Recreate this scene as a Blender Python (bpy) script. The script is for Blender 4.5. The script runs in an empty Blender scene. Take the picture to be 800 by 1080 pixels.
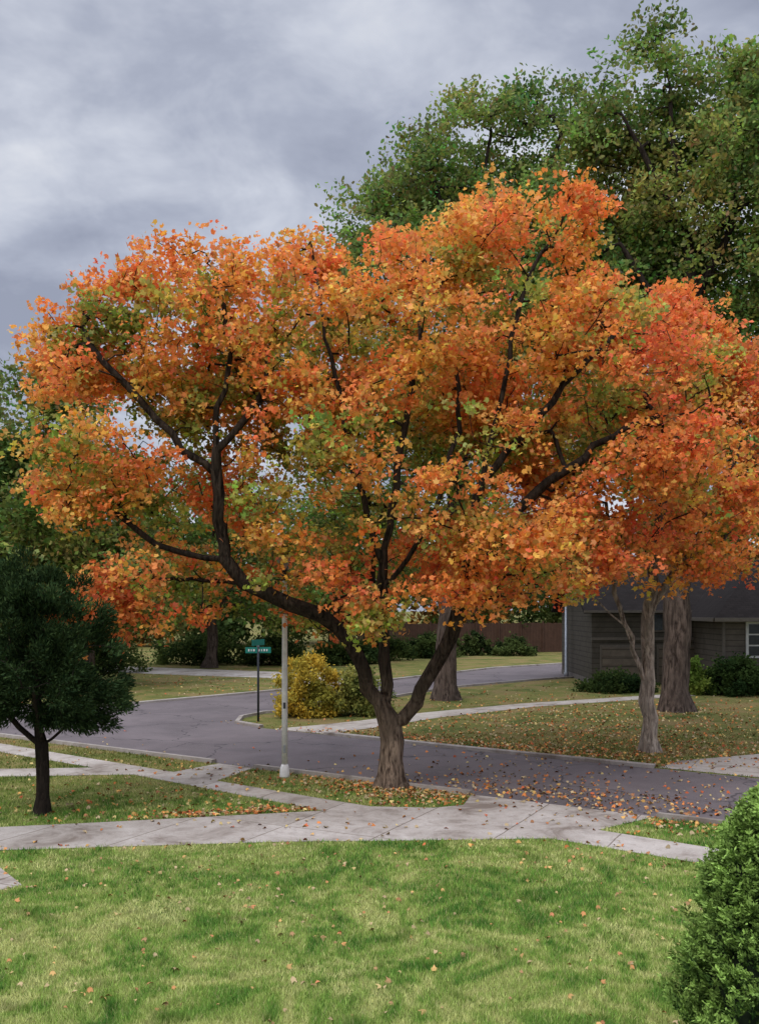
import bpy, bmesh, math, random
import numpy as np
from mathutils import Vector, noise, Matrix
rng = np.random.default_rng(7); random.seed(7)
scene = bpy.context.scene
COL = scene.collection
CAMH = 4.5

# ------------------------------------------------------------ materials
def new_mat(name):
    m = bpy.data.materials.new(name); m.use_nodes = True
    nt = m.node_tree; nt.nodes.clear()
    out = nt.nodes.new('ShaderNodeOutputMaterial')
    return m, nt, out
def N(nt, t, **kw):
    n = nt.nodes.new(t)
    for k, v in kw.items(): setattr(n, k, v)
    return n
def ramp(nt, fac, stops):
    r = nt.nodes.new('ShaderNodeValToRGB')
    els = r.color_ramp.elements
    while len(els) < len(stops): els.new(0.5)
    for e, (p, c) in zip(els, stops):
        e.position = p; e.color = (c[0], c[1], c[2], 1)
    nt.links.new(fac, r.inputs[0]); return r.outputs[0]
def mix(nt, f, a, b, mode='MIX'):
    m = nt.nodes.new('ShaderNodeMix'); m.data_type = 'RGBA'; m.blend_type = mode
    for s, v in ((m.inputs[0], f), (m.inputs[6], a), (m.inputs[7], b)):
        if hasattr(v, 'links'): nt.links.new(v, s)
        elif isinstance(v, (int, float)): s.default_value = v
        else: s.default_value = (v[0], v[1], v[2], 1)
    return m.outputs[2]
def math_(nt, op, a, b=None, c=None, clamp=False):
    m = nt.nodes.new('ShaderNodeMath'); m.operation = op; m.use_clamp = clamp
    for i, v in enumerate((a, b, c)):
        if v is None: continue
        if hasattr(v, 'links'): nt.links.new(v, m.inputs[i])
        else: m.inputs[i].default_value = v
    return m.outputs[0]
def pos(nt): return nt.nodes.new('ShaderNodeNewGeometry').outputs['Position']
def noise_(nt, vec, scale, detail=4, rough=0.55, dist=0.0):
    n = N(nt, 'ShaderNodeTexNoise'); n.inputs['Scale'].default_value = scale
    n.inputs['Detail'].default_value = detail; n.inputs['Roughness'].default_value = rough
    n.inputs['Distortion'].default_value = dist
    nt.links.new(vec, n.inputs['Vector']); return n.outputs['Fac']
def principled(nt, out, col, rough=0.8, bump=None, bstr=0.3, bdist=0.02, spec=0.3, metal=0.0):
    p = nt.nodes.new('ShaderNodeBsdfPrincipled')
    if hasattr(col, 'links'): nt.links.new(col, p.inputs['Base Color'])
    else: p.inputs['Base Color'].default_value = (*col, 1)
    p.inputs['Roughness'].default_value = rough
    p.inputs['Specular IOR Level'].default_value = spec
    p.inputs['Metallic'].default_value = metal
    if bump is not None:
        b = nt.nodes.new('ShaderNodeBump'); b.inputs['Strength'].default_value = bstr
        b.inputs['Distance'].default_value = bdist
        nt.links.new(bump, b.inputs['Height']); nt.links.new(b.outputs[0], p.inputs['Normal'])
    nt.links.new(p.outputs[0], out.inputs[0]); return p

def foliage_mat(name, trans=0.35):
    m, nt, out = new_mat(name)
    a = N(nt, 'ShaderNodeAttribute', attribute_name='Col')
    p = nt.nodes.new('ShaderNodeBsdfDiffuse')
    nt.links.new(a.outputs['Color'], p.inputs[0])
    if trans <= 0:
        nt.links.new(p.outputs[0], out.inputs[0]); return m
    t = nt.nodes.new('ShaderNodeBsdfTranslucent'); nt.links.new(a.outputs['Color'], t.inputs[0])
    mx = nt.nodes.new('ShaderNodeMixShader'); mx.inputs[0].default_value = trans
    nt.links.new(p.outputs[0], mx.inputs[1]); nt.links.new(t.outputs[0], mx.inputs[2])
    nt.links.new(mx.outputs[0], out.inputs[0]); return m
M_LEAF = foliage_mat('leaf_material', 0.42)
M_NEEDLE = foliage_mat('needle_material', 0.0)
M_LITTER = foliage_mat('litter_material', 0.0)
M_BLADE = foliage_mat('grass_blades', 0.25)

def bark_mat(name, c1, c2, sc=6.0, upper=1.0, z0=1.5, z1=4.5):
    m, nt, out = new_mat(name)
    mp = N(nt, 'ShaderNodeMapping'); mp.inputs['Scale'].default_value = (1, 1, 0.2)
    P = pos(nt)
    nt.links.new(P, mp.inputs[0])
    n1 = noise_(nt, mp.outputs[0], sc*2, 5, 0.65, 0.4)
    n2 = noise_(nt, P, 1.6, 4)
    c = ramp(nt, n1, [(0.38, c1), (0.60, c2)])
    c = mix(nt, ramp(nt, n2, [(0.45, (0, 0, 0)), (0.6, (0.6, 0.6, 0.6))]), c, [x*0.45 for x in c2])
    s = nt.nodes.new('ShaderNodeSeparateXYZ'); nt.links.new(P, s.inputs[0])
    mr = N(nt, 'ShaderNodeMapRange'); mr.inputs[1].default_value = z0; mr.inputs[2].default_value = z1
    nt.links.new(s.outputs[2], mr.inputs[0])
    c = mix(nt, mr.outputs[0], c, mix(nt, 1.0, c, (upper, upper, upper), 'MULTIPLY'))  # dark silhouette of the upper limbs is painted into the bark colour by height
    principled(nt, out, c, 0.95, n1, 1.0, 0.08, 0.1); return m
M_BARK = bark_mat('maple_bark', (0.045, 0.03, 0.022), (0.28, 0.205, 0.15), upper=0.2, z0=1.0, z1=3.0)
M_BARK2 = bark_mat('oak_bark', (0.03, 0.021, 0.017), (0.145, 0.108, 0.088), 4, 0.35, 6, 14)
M_BARKL = bark_mat('pale_bark', (0.13, 0.10, 0.082), (0.52, 0.43, 0.35), 5, 0.3, 3.5, 6.5)
M_BARKD = bark_mat('dark_bark', (0.012, 0.009, 0.008), (0.05, 0.038, 0.03), 8)

def make_ground_mat():
    m, nt, out = new_mat('lawn_ground'); P = pos(nt)
    n1 = noise_(nt, P, 0.5, 5, 0.65, 0.5)
    near = ramp(nt, n1, [(0.35, (0.12, 0.18, 0.035)), (0.5, (0.21, 0.26, 0.06)), (0.62, (0.30, 0.31, 0.10))])
    far = ramp(nt, n1, [(0.36, (0.085, 0.11, 0.028)), (0.48, (0.18, 0.175, 0.05)), (0.6, (0.26, 0.185, 0.08))])
    s = nt.nodes.new('ShaderNodeSeparateXYZ'); nt.links.new(P, s.inputs[0])
    mr = N(nt, 'ShaderNodeMapRange'); mr.inputs[1].default_value = 20; mr.inputs[2].default_value = 31
    nt.links.new(s.outputs[1], mr.inputs[0])
    c = mix(nt, mr.outputs[0], near, far)
    n = noise_(nt, P, 18, 4, 0.75)
    c = mix(nt, ramp(nt, n, [(0.38, (0.0, 0, 0)), (0.62, (1, 1, 1))]), mix(nt, 0.6, c, (0.05, 0.05, 0.02)), c)
    principled(nt, out, c, 0.95, n, 0.8, 0.05, 0.05); return m
M_GROUND = make_ground_mat()

ROAD_ANG = math.atan2(-0.555, 0.832)
def make_asphalt():
    m, nt, out = new_mat('asphalt'); P = pos(nt)
    n1 = noise_(nt, P, 0.35, 5, 0.65, 0.5); n2 = noise_(nt, P, 45, 3, 0.7)
    c = ramp(nt, n1, [(0.35, (0.075, 0.06, 0.063)), (0.65, (0.13, 0.105, 0.107))])
    c = mix(nt, ramp(nt, n2, [(0.4, (0, 0, 0)), (0.7, (0.5, 0.5, 0.5))]), c, (0.22, 0.19, 0.185))
    v = N(nt, 'ShaderNodeTexVoronoi', feature='DISTANCE_TO_EDGE'); v.inputs['Scale'].default_value = 0.22
    dn = N(nt, 'ShaderNodeTexNoise'); dn.inputs['Scale'].default_value = 1.2; nt.links.new(P, dn.inputs['Vector'])
    vm = N(nt, 'ShaderNodeVectorMath', operation='ADD'); nt.links.new(P, vm.inputs[0]); nt.links.new(dn.outputs['Color'], vm.inputs[1])
    nt.links.new(vm.outputs[0], v.inputs['Vector'])
    c = mix(nt, ramp(nt, v.outputs[0], [(0.0, (0.8, 0.8, 0.8)), (0.008, (0, 0, 0))]), c, (0.02, 0.017, 0.02))
    principled(nt, out, c, 0.85, n2, 0.5, 0.01, 0.25); return m
M_ASPH = make_asphalt()
def make_concrete(name, joints=True, dark=1.0):
    m, nt, out = new_mat(name); P = pos(nt)
    n1 = noise_(nt, P, 0.7, 6, 0.68, 0.6); n2 = noise_(nt, P, 40, 4, 0.7); n4 = noise_(nt, P, 4, 6, 0.75, 0.5)
    c = ramp(nt, n1, [(0.34, (0.20*dark, 0.16*dark, 0.13*dark)), (0.46, (0.38*dark, 0.335*dark, 0.295*dark)), (0.7, (0.52*dark, 0.47*dark, 0.425*dark))])
    c = mix(nt, ramp(nt, n4, [(0.5, (0, 0, 0)), (0.7, (0.55, 0.55, 0.55))]), c, (0.19, 0.15, 0.125))
    c = mix(nt, ramp(nt, n2, [(0.45, (0, 0, 0)), (0.7, (0.4, 0.4, 0.4))]), c, (0.18, 0.15, 0.13))
    if joints:
        mp = N(nt, 'ShaderNodeMapping'); mp.vector_type = 'TEXTURE'; mp.inputs['Rotation'].default_value = (0, 0, ROAD_ANG+0.12)
        dn = N(nt, 'ShaderNodeTexNoise'); dn.inputs['Scale'].default_value = 2.0; nt.links.new(P, dn.inputs['Vector'])
        sc = N(nt, 'ShaderNodeVectorMath', operation='SCALE'); sc.inputs['Scale'].default_value = 0.05; nt.links.new(dn.outputs['Color'], sc.inputs[0])
        ad = N(nt, 'ShaderNodeVectorMath', operation='ADD'); nt.links.new(P, ad.inputs[0]); nt.links.new(sc.outputs[0], ad.inputs[1])
        nt.links.new(ad.outputs[0], mp.inputs[0])
        b = N(nt, 'ShaderNodeTexBrick', offset=0.0)
        b.inputs['Color1'].default_value = (1, 1, 1, 1); b.inputs['Color2'].default_value = (0.84, 0.83, 0.81, 1); b.inputs['Mortar'].default_value = (0.42, 0.38, 0.34, 1)
        b.inputs['Scale'].default_value = 1.0; b.inputs['Mortar Size'].default_value = 0.02; b.inputs['Mortar Smooth'].default_value = 0.6
        b.inputs['Brick Width'].default_value = 2.1; b.inputs['Row Height'].default_value = 5.5
        nt.links.new(mp.outputs[0], b.inputs['Vector'])
        c = mix(nt, 1.0, c, b.outputs['Color'], 'MULTIPLY')
    principled(nt, out, c, 0.9, n2, 0.3, 0.01, 0.2); return m
M_CONC = make_concrete('concrete'); M_KERB = make_concrete('kerb_concrete', False, 0.75)
def simple_mat(name, col, rough=0.6, var=0.15, metal=0.0, sc=6):
    m, nt, out = new_mat(name); n = noise_(nt, pos(nt), sc, 4, 0.6)
    c = ramp(nt, n, [(0.3, [x*(1-var*1.6) for x in col]), (0.7, [min(1, x*(1+var)) for x in col])])
    principled(nt, out, c, rough, n, 0.1, 0.01, 0.3, metal); return m
def siding_mat(name, col, pitch=0.2, vertical=False):
    m, nt, out = new_mat(name); P = pos(nt)
    s = nt.nodes.new('ShaderNodeSeparateXYZ'); nt.links.new(P, s.inputs[0])
    src = s.outputs[0] if vertical else s.outputs[2]
    fr = math_(nt, 'FRACT', math_(nt, 'DIVIDE', src, pitch))
    n = noise_(nt, P, 2.5, 4, 0.65)
    c = ramp(nt, n, [(0.3, [x*0.75 for x in col]), (0.7, [x*1.15 for x in col])])
    c = mix(nt, ramp(nt, fr, [(0.0, (0.9, 0.9, 0.9)), (0.2, (0, 0, 0)), (1.0, (0, 0, 0))]), c, [x*0.2 for x in col])
    principled(nt, out, c, 0.75, fr, 0.6, 0.02, 0.2); return m
def shingle_mat(name, col):
    m, nt, out = new_mat(name); P = pos(nt)
    b = N(nt, 'ShaderNodeTexBrick'); b.inputs['Scale'].default_value = 1
    b.inputs['Brick Width'].default_value = 0.35; b.inputs['Row Height'].default_value = 0.16; b.inputs['Mortar Size'].default_value = 0.012
    b.inputs['Color1'].default_value = (*col, 1); b.inputs['Color2'].default_value = (*[x*0.6 for x in col], 1); b.inputs['Mortar'].default_value = (*[x*0.3 for x in col], 1)
    nt.links.new(P, b.inputs['Vector'])
    n = noise_(nt, P, 3, 4); c = mix(nt, math_(nt, 'MULTIPLY', n, 0.6), b.outputs['Color'], [x*1.3 for x in col])
    principled(nt, out, c, 0.95, n, 0.3, 0.02, 0.05); return m

# ------------------------------------------------------------ mesh helpers
def link(o, parent=None):
    COL.objects.link(o)
    if parent is not None: o.parent = parent
    return o
def empty(name, loc=(0, 0, 0)):
    e = bpy.data.objects.new(name, None); e.empty_display_size = 0.3; COL.objects.link(e); return e
def obj_from(name, verts, faces, mat, parent=None, smooth=False):
    me = bpy.data.meshes.new(name); me.from_pydata([tuple(v) for v in verts], [], faces)
    me.materials.append(mat)
    if smooth: me.polygons.foreach_set('use_smooth', [True]*len(me.polygons))
    me.update(); return link(bpy.data.objects.new(name, me), parent)
def np_mesh(name, V, K, colors, mat, parent=None):
    n = len(V)//K
    me = bpy.data.meshes.new(name)
    me.vertices.add(n*K); me.vertices.foreach_set('co', V.astype(np.float32).ravel())
    me.loops.add(n*K); me.loops.foreach_set('vertex_index', np.arange(n*K, dtype=np.int32))
    me.polygons.add(n); me.polygons.foreach_set('loop_start', np.arange(0, n*K, K, dtype=np.int32))
    me.update(calc_edges=True)
    if colors is not None:
        a = me.attributes.new('Col', 'FLOAT_COLOR', 'POINT')
        c = np.ones((n*K, 4), np.float32); c[:, :3] = np.repeat(colors, K, axis=0)
        a.data.foreach_set('color', c.ravel())
    me.materials.append(mat)
    return link(bpy.data.objects.new(name, me), parent)
def sheet(name, pts, z, mat, parent=None):
    return obj_from(name, [(x, y, z) for x, y in pts], [list(range(len(pts)))], mat, parent)
def box(name, c, s, mat, parent=None, bevel=0.0, rotz=0.0):
    bm = bmesh.new(); bmesh.ops.create_cube(bm, size=1.0)
    bmesh.ops.scale(bm, vec=s, verts=bm.verts)
    if bevel: bmesh.ops.bevel(bm, geom=bm.edges[:], offset=bevel, segments=2, affect='EDGES')
    if rotz: bmesh.ops.rotate(bm, cent=(0, 0, 0), matrix=Matrix.Rotation(rotz, 3, 'Z'), verts=bm.verts)
    bmesh.ops.translate(bm, vec=c, verts=bm.verts)
    me = bpy.data.meshes.new(name); bm.to_mesh(me); bm.free(); me.materials.append(mat)
    return link(bpy.data.objects.new(name, me), parent)
def lathe(name, prof, c, mat, parent=None, seg=20):
    V = []; F = []
    for r, z in prof:
        for i in range(seg):
            a = 2*math.pi*i/seg; V.append((c[0]+r*math.cos(a), c[1]+r*math.sin(a), c[2]+z))
    for j in range(len(prof)-1):
        for i in range(seg):
            F.append([j*seg+i, j*seg+(i+1) % seg, (j+1)*seg+(i+1) % seg, (j+1)*seg+i])
    F.append(list(range(seg))[::-1]); F.append([(len(prof)-1)*seg+i for i in range(seg)])
    return obj_from(name, V, F, mat, parent, True)
def pip(x, y, poly):
    inside = np.zeros(len(x), bool); n = len(poly); j = n-1
    for i in range(n):
        xi, yi = poly[i]; xj, yj = poly[j]
        if yi != yj:
            c = ((yi > y) != (yj > y)) & (x < (xj-xi)*(y-yi)/(yj-yi)+xi)
            inside ^= c
        j = i
    return inside

# ------------------------------------------------------------ terrain, roads, paving
obj_from('ground', [(-700, -60, 0), (700, -60, 0), (700, 900, 0), (-700, 900, 0)], [[0, 1, 2, 3]], M_GROUND)
ROAD = [(-40, 50.9), (-4.7, 27.3), (2.2, 22.7), (5.9, 20.3), (30, 4.2), (30, 10.4), (20, 17.6), (7.7, 26.4), (2.4, 30.1), (-1.67, 33.2), (-4.4, 35.2),
        (-5.5, 36.6), (-5.6, 38.4), (-4.9, 40), (-2.9, 41.7), (0, 45.9), (3.7, 52.3), (9.2, 57.7), (14.2, 61.6), (60, 95),
        (60, 110), (17.8, 77.6), (8.3, 69.2), (0, 57), (-7.7, 47.9), (-11.3, 43.8), (-13.5, 42.2), (-17, 42.8), (-40, 58.2)]
sheet('road', ROAD, 0.004, M_ASPH)
DRIVE = [(-14, 17.0), (-7, 17.5), (-1.8, 18.15), (0, 18.2), (3.3, 18.4), (5.9, 16.4), (14, 10.2), (14.7, 11.1), (6.4, 17.5), (4.4, 19.1), (5.9, 20.3),
         (2.2, 22.7), (1.9, 21.5), (1.2, 21.2), (-0.2, 21.35), (-1.2, 22.1), (-4.2, 24.5), (-3.5, 26.45), (-4.6, 27.2), (-5.6, 25.8), (-9.7, 29.0), (-12.2, 31.0), (-30, 43.6),
         (-30, 42.2), (-11.8, 29.4), (-8.0, 26.5), (-10.4, 26.3), (-14, 26.6), (-14, 25.2), (-10, 25.1), (-6.6, 25.4), (-5.4, 24.4), (-1.25, 20.9), (-5.9, 19.75), (-7.7, 19.35), (-14, 19.1)]
sheet('driveway', DRIVE, 0.008, M_CONC)
PATH1 = [(-6.65, 16.5), (-5.75, 15.3), (-6.5, 14.6), (-14, 14.6), (-14, 16.0)]
sheet('garden_path', PATH1, 0.008, M_CONC)
PATH2 = [(-3.9, 34.9), (-1.9, 33.5), (-0.2, 35.3), (2.5, 38.6), (6.9, 42.6), (16, 48), (15.7, 49.3), (6.5, 44), (2, 40.4), (-0.9, 37.3), (-2.4, 36.0)]
sheet('sidewalk', PATH2, 0.008, M_CONC)
DRIVE2 = [(7.8, 26.5), (8.8, 27.7), (11.5, 28.9), (22, 31.5), (30, 30), (30, 11.5), (20, 17.75)]
sheet('driveway', DRIVE2, 0.012, M_CONC)
DRIVE3 = [(-30, 71), (-12, 62), (-7, 60), (-3.6, 53.0), (-1.2, 55.8), (-4, 64), (-12, 68), (-30, 77)]
sheet('driveway', DRIVE3, 0.008, M_CONC)
PAVED = [ROAD, DRIVE, PATH1, PATH2, DRIVE2, DRIVE3]
def on_paved(x, y):
    r = np.zeros(len(x), bool)
    for p in PAVED: r |= pip(x, y, p)
    return r

def kerb(lines):
    V = []; F = []
    for pl in lines:
        P = [Vector((a, b)) for a, b in pl]
        Q = []
        for a, b in zip(P[:-1], P[1:]):
            k = max(1, int((b-a).length/1.5))
            for i in range(k): Q.append(a.lerp(b, i/k))
        Q.append(P[-1]); base = len(V)
        for i, p in enumerate(Q):
            d = (Q[min(i+1, len(Q)-1)]-Q[max(i-1, 0)]).normalized(); n = Vector((-d.y, d.x))
            for o, z in ((-0.1, 0.0), (-0.085, 0.09), (-0.06, 0.105), (0.1, 0.11), (0.12, 0.0)):
                q = p+n*o; V.append((q.x, q.y, z))
        for i in range(len(Q)-1):
            for k in range(4):
                a = base+i*5+k; F.append([a, a+5, a+6, a+1])
        F.append([base+k for k in range(5)]); F.append([base+(len(Q)-1)*5+k for k in range(5)][::-1])
    return obj_from('kerb', V, F, M_KERB)
kerb([[(-4.75, 27.33), (-40, 50.9)], [(2.2, 22.7), (-3.45, 26.47)], [(30, 4.2), (5.95, 20.27)],
      [(-1.9, 33.38), (2.4, 30.1), (7.65, 26.45)],
      [(60, 95), (14.2, 61.6), (9.2, 57.7), (3.7, 52.3), (0, 45.9), (-2.9, 41.7), (-4.9, 40), (-5.6, 38.4), (-5.5, 36.6), (-4.4, 35.3)],
      [(-40, 58.2), (-17, 42.8), (-13.5, 42.2), (-11.3, 43.8), (-7.7, 47.9), (-3.7, 52.7)], [(-1.1, 55.7), (0, 57), (8.3, 69.2), (17.8, 77.6), (60, 110)]])

# ------------------------------------------------------------ grass
def vnoise(x, y, f, seed):
    g = np.random.default_rng(seed).random((256, 256))
    x = x*f+100; y = y*f+100; xi = np.floor(x).astype(int); yi = np.floor(y).astype(int)
    fx = x-xi; fy = y-yi; fx = fx*fx*(3-2*fx); fy = fy*fy*(3-2*fy)
    a = g[xi % 256, yi % 256]; b = g[(xi+1) % 256, yi % 256]; c = g[xi % 256, (yi+1) % 256]; d = g[(xi+1) % 256, (yi+1) % 256]
    return (a*(1-fx)+b*fx)*(1-fy)+(c*(1-fx)+d*fx)*fy
def pal_interp(t, stops):
    xs = [s[0] for s in stops]
    return np.stack([np.interp(t, xs, [s[1][k] for s in stops]) for k in range(3)], 1)
def make_grass():
    n = 430000
    u = rng.random(n); D = 8.5/(1-u*(1-8.5/34.0))
    X = (rng.random(n)-0.5)*1.02*D
    keep = ~on_paved(X, D); X = X[keep]; D = D[keep]; n = len(X)
    xx = X+0.9*vnoise(X, D, 0.9, 5); yy = D+0.9*vnoise(X, D, 0.9, 6)
    t = 0.17*vnoise(xx, yy, 0.33, 21)+0.22*vnoise(xx, yy, 0.9, 22)+0.29*vnoise(xx, yy, 2.6, 3)+0.32*vnoise(xx, yy, 6.5, 4)
    t = (t-0.5)*1.3+0.53+rng.normal(0, 0.06, n)
    near = pal_interp(t, [(0.24, (0.09, 0.22, 0.04)), (0.40, (0.18, 0.33, 0.06)), (0.54, (0.34, 0.45, 0.11)), (0.72, (0.58, 0.59, 0.24))])
    far = pal_interp(t, [(0.3, (0.09, 0.13, 0.03)), (0.48, (0.20, 0.21, 0.055)), (0.66, (0.37, 0.26, 0.12))])
    w = np.clip((D-19.5)/9, 0, 1)[:, None]; col = near*(1-w)+far*w
    h = (0.045+0.035*rng.random(n))*(1.3-0.7*np.clip(t, 0, 1))
    tuft = vnoise(X, D, 3.3, 9) > 0.86; h[tuft] *= 1.6; col[tuft] *= 0.75
    wd = 0.006*(D/12)**0.8*(0.7+0.6*rng.random(n))
    a = rng.random(n)*2*np.pi; lean = rng.random(n)*0.9*h; la = rng.random(n)*2*np.pi
    V = np.zeros((n, 3, 3)); dx = np.cos(a)*wd; dy = np.sin(a)*wd
    V[:, 0] = np.stack([X-dx, D-dy, 0*X], 1); V[:, 1] = np.stack([X+dx, D+dy, 0*X], 1)
    V[:, 2] = np.stack([X+np.cos(la)*lean, D+np.sin(la)*lean, h], 1)
    b = 0.6+0.8*rng.random(n); c = col*b[:, None]
    dry = rng.random(n) < 0.09; c[dry] = c[dry]*0.4+np.array([0.34, 0.30, 0.15])
    np_mesh('grass', V.reshape(-1, 3), 3, c, M_BLADE)
make_grass()

# ------------------------------------------------------------ leaves
T_MAPLE = np.array([(0, -.48, 0), (.3, -.4, -.06), (.52, .1, -.16), (.2, .12, -.03), (0, .58, -.08), (-.2, .12, -.03), (-.52, .1, -.16), (-.3, -.4, -.06)])
T_QUAD = np.array([(0, -.5, 0), (.38, 0.05, -.12), (0, .55, 0), (-.38, 0.05, -.12)])
T_OAK = np.array([(0, -.5, 0), (.3, -.15, -.1), (.22, .3, -.06), (0, .55, 0), (-.22, .3, -.06), (-.3, -.15, -.1)])
T_NEEDLE = np.array([(0, -.5, 0), (.12, 0.0, .03), (0, .6, 0), (-.12, 0.0, .03)])
def unit(a): return a/np.maximum(np.linalg.norm(a, axis=1, keepdims=True), 1e-9)
def leaf_mesh(name, C, size, T, colors, mat, parent, up=0.6, axis=None, nrm=None):
    n = len(C)
    r = rng.normal(size=(n, 3)); Nn = unit(unit(r)+np.array([0, 0, up]) + (0 if nrm is None else nrm))
    A = rng.normal(size=(n, 3)) if axis is None else axis+0.35*rng.normal(size=(n, 3))
    if axis is None:
        Tn = unit(A-np.sum(A*Nn, 1, keepdims=True)*Nn)
    else:
        Tn = unit(A); Nn = unit(r-np.sum(r*Tn, 1, keepdims=True)*Tn)
    B = np.cross(Nn, Tn); s = size.reshape(-1, 1, 1)
    V = C[:, None, :]+s*(T[None, :, 0:1]*B[:, None, :]+T[None, :, 1:2]*Tn[:, None, :]+T[None, :, 2:3]*Nn[:, None, :])
    return np_mesh(name, V.reshape(-1, 3), len(T), np.clip(colors, 0.002, 0.92), mat, parent)

# ------------------------------------------------------------ trees
def catmull(pts, step):
    P = [Vector(p) for p in pts]
    if len(P) == 2: P = [P[0], P[0].lerp(P[1], 0.5), P[1]]
    Q = [P[0]*2-P[1]]+P+[P[-1]*2-P[-2]]; out = []
    for i in range(1, len(Q)-2):
        p0, p1, p2, p3 = Q[i-1:i+3]; k = max(2, int((p2-p1).length/step))
        for j in range(k):
            t = j/k
            out.append(0.5*((2*p1)+(p2-p0)*t+(2*p0-5*p1+4*p2-p3)*t*t+(3*p1-p0-3*p2+p3)*t*t*t))
    out.append(P[-1]); return out
def sample_lobes(lobes, n, carve=-0.12, freq=0.38, shell=0.2, seed=0, avoid=None, avoid_r=0.9, over=1.0, fine=0.1, avoid_p=0.92):
    vol = np.array([l[3]*l[4]*l[5] for l in lobes])**0.7; pr = vol/vol.sum(); out = []; guard = 0
    while len(out) < n and guard < n*60:
        guard += 1
        l = lobes[rng.choice(len(lobes), p=pr)]
        d = rng.normal(size=3); d /= np.linalg.norm(d); r = rng.random()**shell*rng.uniform(1.0, over)
        p = np.array(l[:3])+d*r*np.array(l[3:6])
        if noise.noise(Vector(p*freq)+Vector((seed*7.3, 0, 0))) < carve: continue
        if noise.noise(Vector((p[0]*freq*2.6+seed*3.1, p[1]*freq*2.6+9, p[2]*freq*3.8))) < carve-fine: continue
        if avoid is not None and rng.random() < avoid_p:
            q = avoid-p; q[:, 1] *= 0.7
            if np.min(np.linalg.norm(q, axis=1)) < avoid_r: continue
        out.append(p)
    return np.array(out)
def depth_in(p, lobes):
    best = -9
    for l in lobes:
        best = max(best, 1-np.linalg.norm((p-np.array(l[:3]))/np.array(l[3:6])))
    return best
def grow(limbs, tips, R, zmin=1.5, step=0.45, r0=0.011, wig=0.05):
    P = []; par = []
    for li, lb in enumerate(limbs):
        pts = catmull(lb, step)
        if not P: P.append(pts[0]); par.append(-1); prev = 0
        else:
            prev = min(range(len(P)), key=lambda i: (P[i]-pts[0]).length)
        for k, p in enumerate(pts[1:]):
            q = p+Vector((random.gauss(0, wig), random.gauss(0, wig), random.gauss(0, wig*0.5)))*(1 if p.z > 0.8 else 0)
            P.append(q); par.append(prev); prev = len(P)-1
    A = np.zeros((len(P)+len(tips)*30, 3)); A[:len(P)] = [tuple(p) for p in P]; cnt = len(P)
    order = np.argsort([np.min(np.linalg.norm(A[:cnt]-t, axis=1)) for t in tips])
    for oi in order:
        t = tips[oi]; B = A[:cnt]
        d = np.linalg.norm(B-t, axis=1)+0.7*np.maximum(0, B[:, 2]-t[2])+10*(B[:, 2] < zmin)
        i = int(np.argmin(d)); a = Vector(B[i]); tv = Vector(t); L = (tv-a).length
        k = max(2, int(L/step)+1)
        if cnt+k >= len(A): A = np.vstack([A, np.zeros((5000, 3))])
        ctl = a.lerp(tv, 0.5)+Vector((random.gauss(0, .1), random.gauss(0, .1), random.uniform(-0.02, .2)))*L
        prev = i
        for j in range(1, k+1):
            s = j/k; q = a*(1-s)**2+ctl*2*s*(1-s)+tv*s*s
            if j < k: q = q+Vector((random.gauss(0, .04), random.gauss(0, .04), random.gauss(0, .03)))
            P.append(q); par.append(prev); A[cnt] = q; prev = cnt; cnt += 1
    n = len(P); e = 2.1; acc = np.zeros(n); ch = [[] for _ in range(n)]
    for i in range(n-1, -1, -1):
        if acc[i] == 0: acc[i] = r0**e
        if par[i] >= 0: acc[par[i]] += acc[i]; ch[par[i]].append(i)
    r = acc**(1/e); k = math.log(R/r0)/math.log(r[0]/r0); r = r0*(r/r0)**k
    return P, par, ch, r
def tubes(name, P, ch, r, mat, parent, flare=0.6, flare_h=0.7, z0=0.0):
    V = []; F = []; stack = [(None, 0)]
    while stack:
        p0, s = stack.pop(); chain = [s]; cur = s
        while ch[cur]:
            c = sorted(ch[cur], key=lambda i: -r[i])
            for o in c[1:]: stack.append((cur, o))
            cur = c[0]; chain.append(cur)
        pts = [P[i] for i in chain]; rad = [r[i] for i in chain]
        if p0 is not None: pts = [P[p0]]+pts; rad = [rad[0]*1.05]+rad
        if len(pts) < 2: continue
        sides = 16 if rad[0] > 0.15 else (8 if rad[0] > 0.05 else 4)
        nrm = None; base = len(V)
        for i, p in enumerate(pts):
            d = (pts[min(i+1, len(pts)-1)]-pts[max(i-1, 0)])
            d = d.normalized() if d.length > 1e-6 else Vector((0, 0, 1))
            if nrm is None: nrm = d.orthogonal().normalized()
            else: nrm = (nrm-d*nrm.dot(d)).normalized()
            b = d.cross(nrm)
            rr = rad[i]
            h = p.z-z0
            fl = max(0, 1-h/flare_h)**2*flare if p0 is None else 0
            for kk in range(sides):
                a = 2*math.pi*kk/sides
                m = 1+fl*(0.8+0.6*math.sin(5*a+1.3))
                if rr > 0.08: m += 0.24*noise.noise((p.x*2+math.cos(a)*1.8, p.y*2+math.sin(a)*1.8, p.z*0.9))
                V.append(p+(nrm*math.cos(a)+b*math.sin(a))*rr*m)
        for i in range(len(pts)-1):
            for kk in range(sides):
                a = base+i*sides+kk; b2 = base+i*sides+(kk+1) % sides
                F.append([a, b2, b2+sides, a+sides])
    return obj_from(name, V, F, mat, parent, True)
def nz(p, f, o=0.0): return noise.noise((p[0]*f+o, p[1]*f, p[2]*f))
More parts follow.
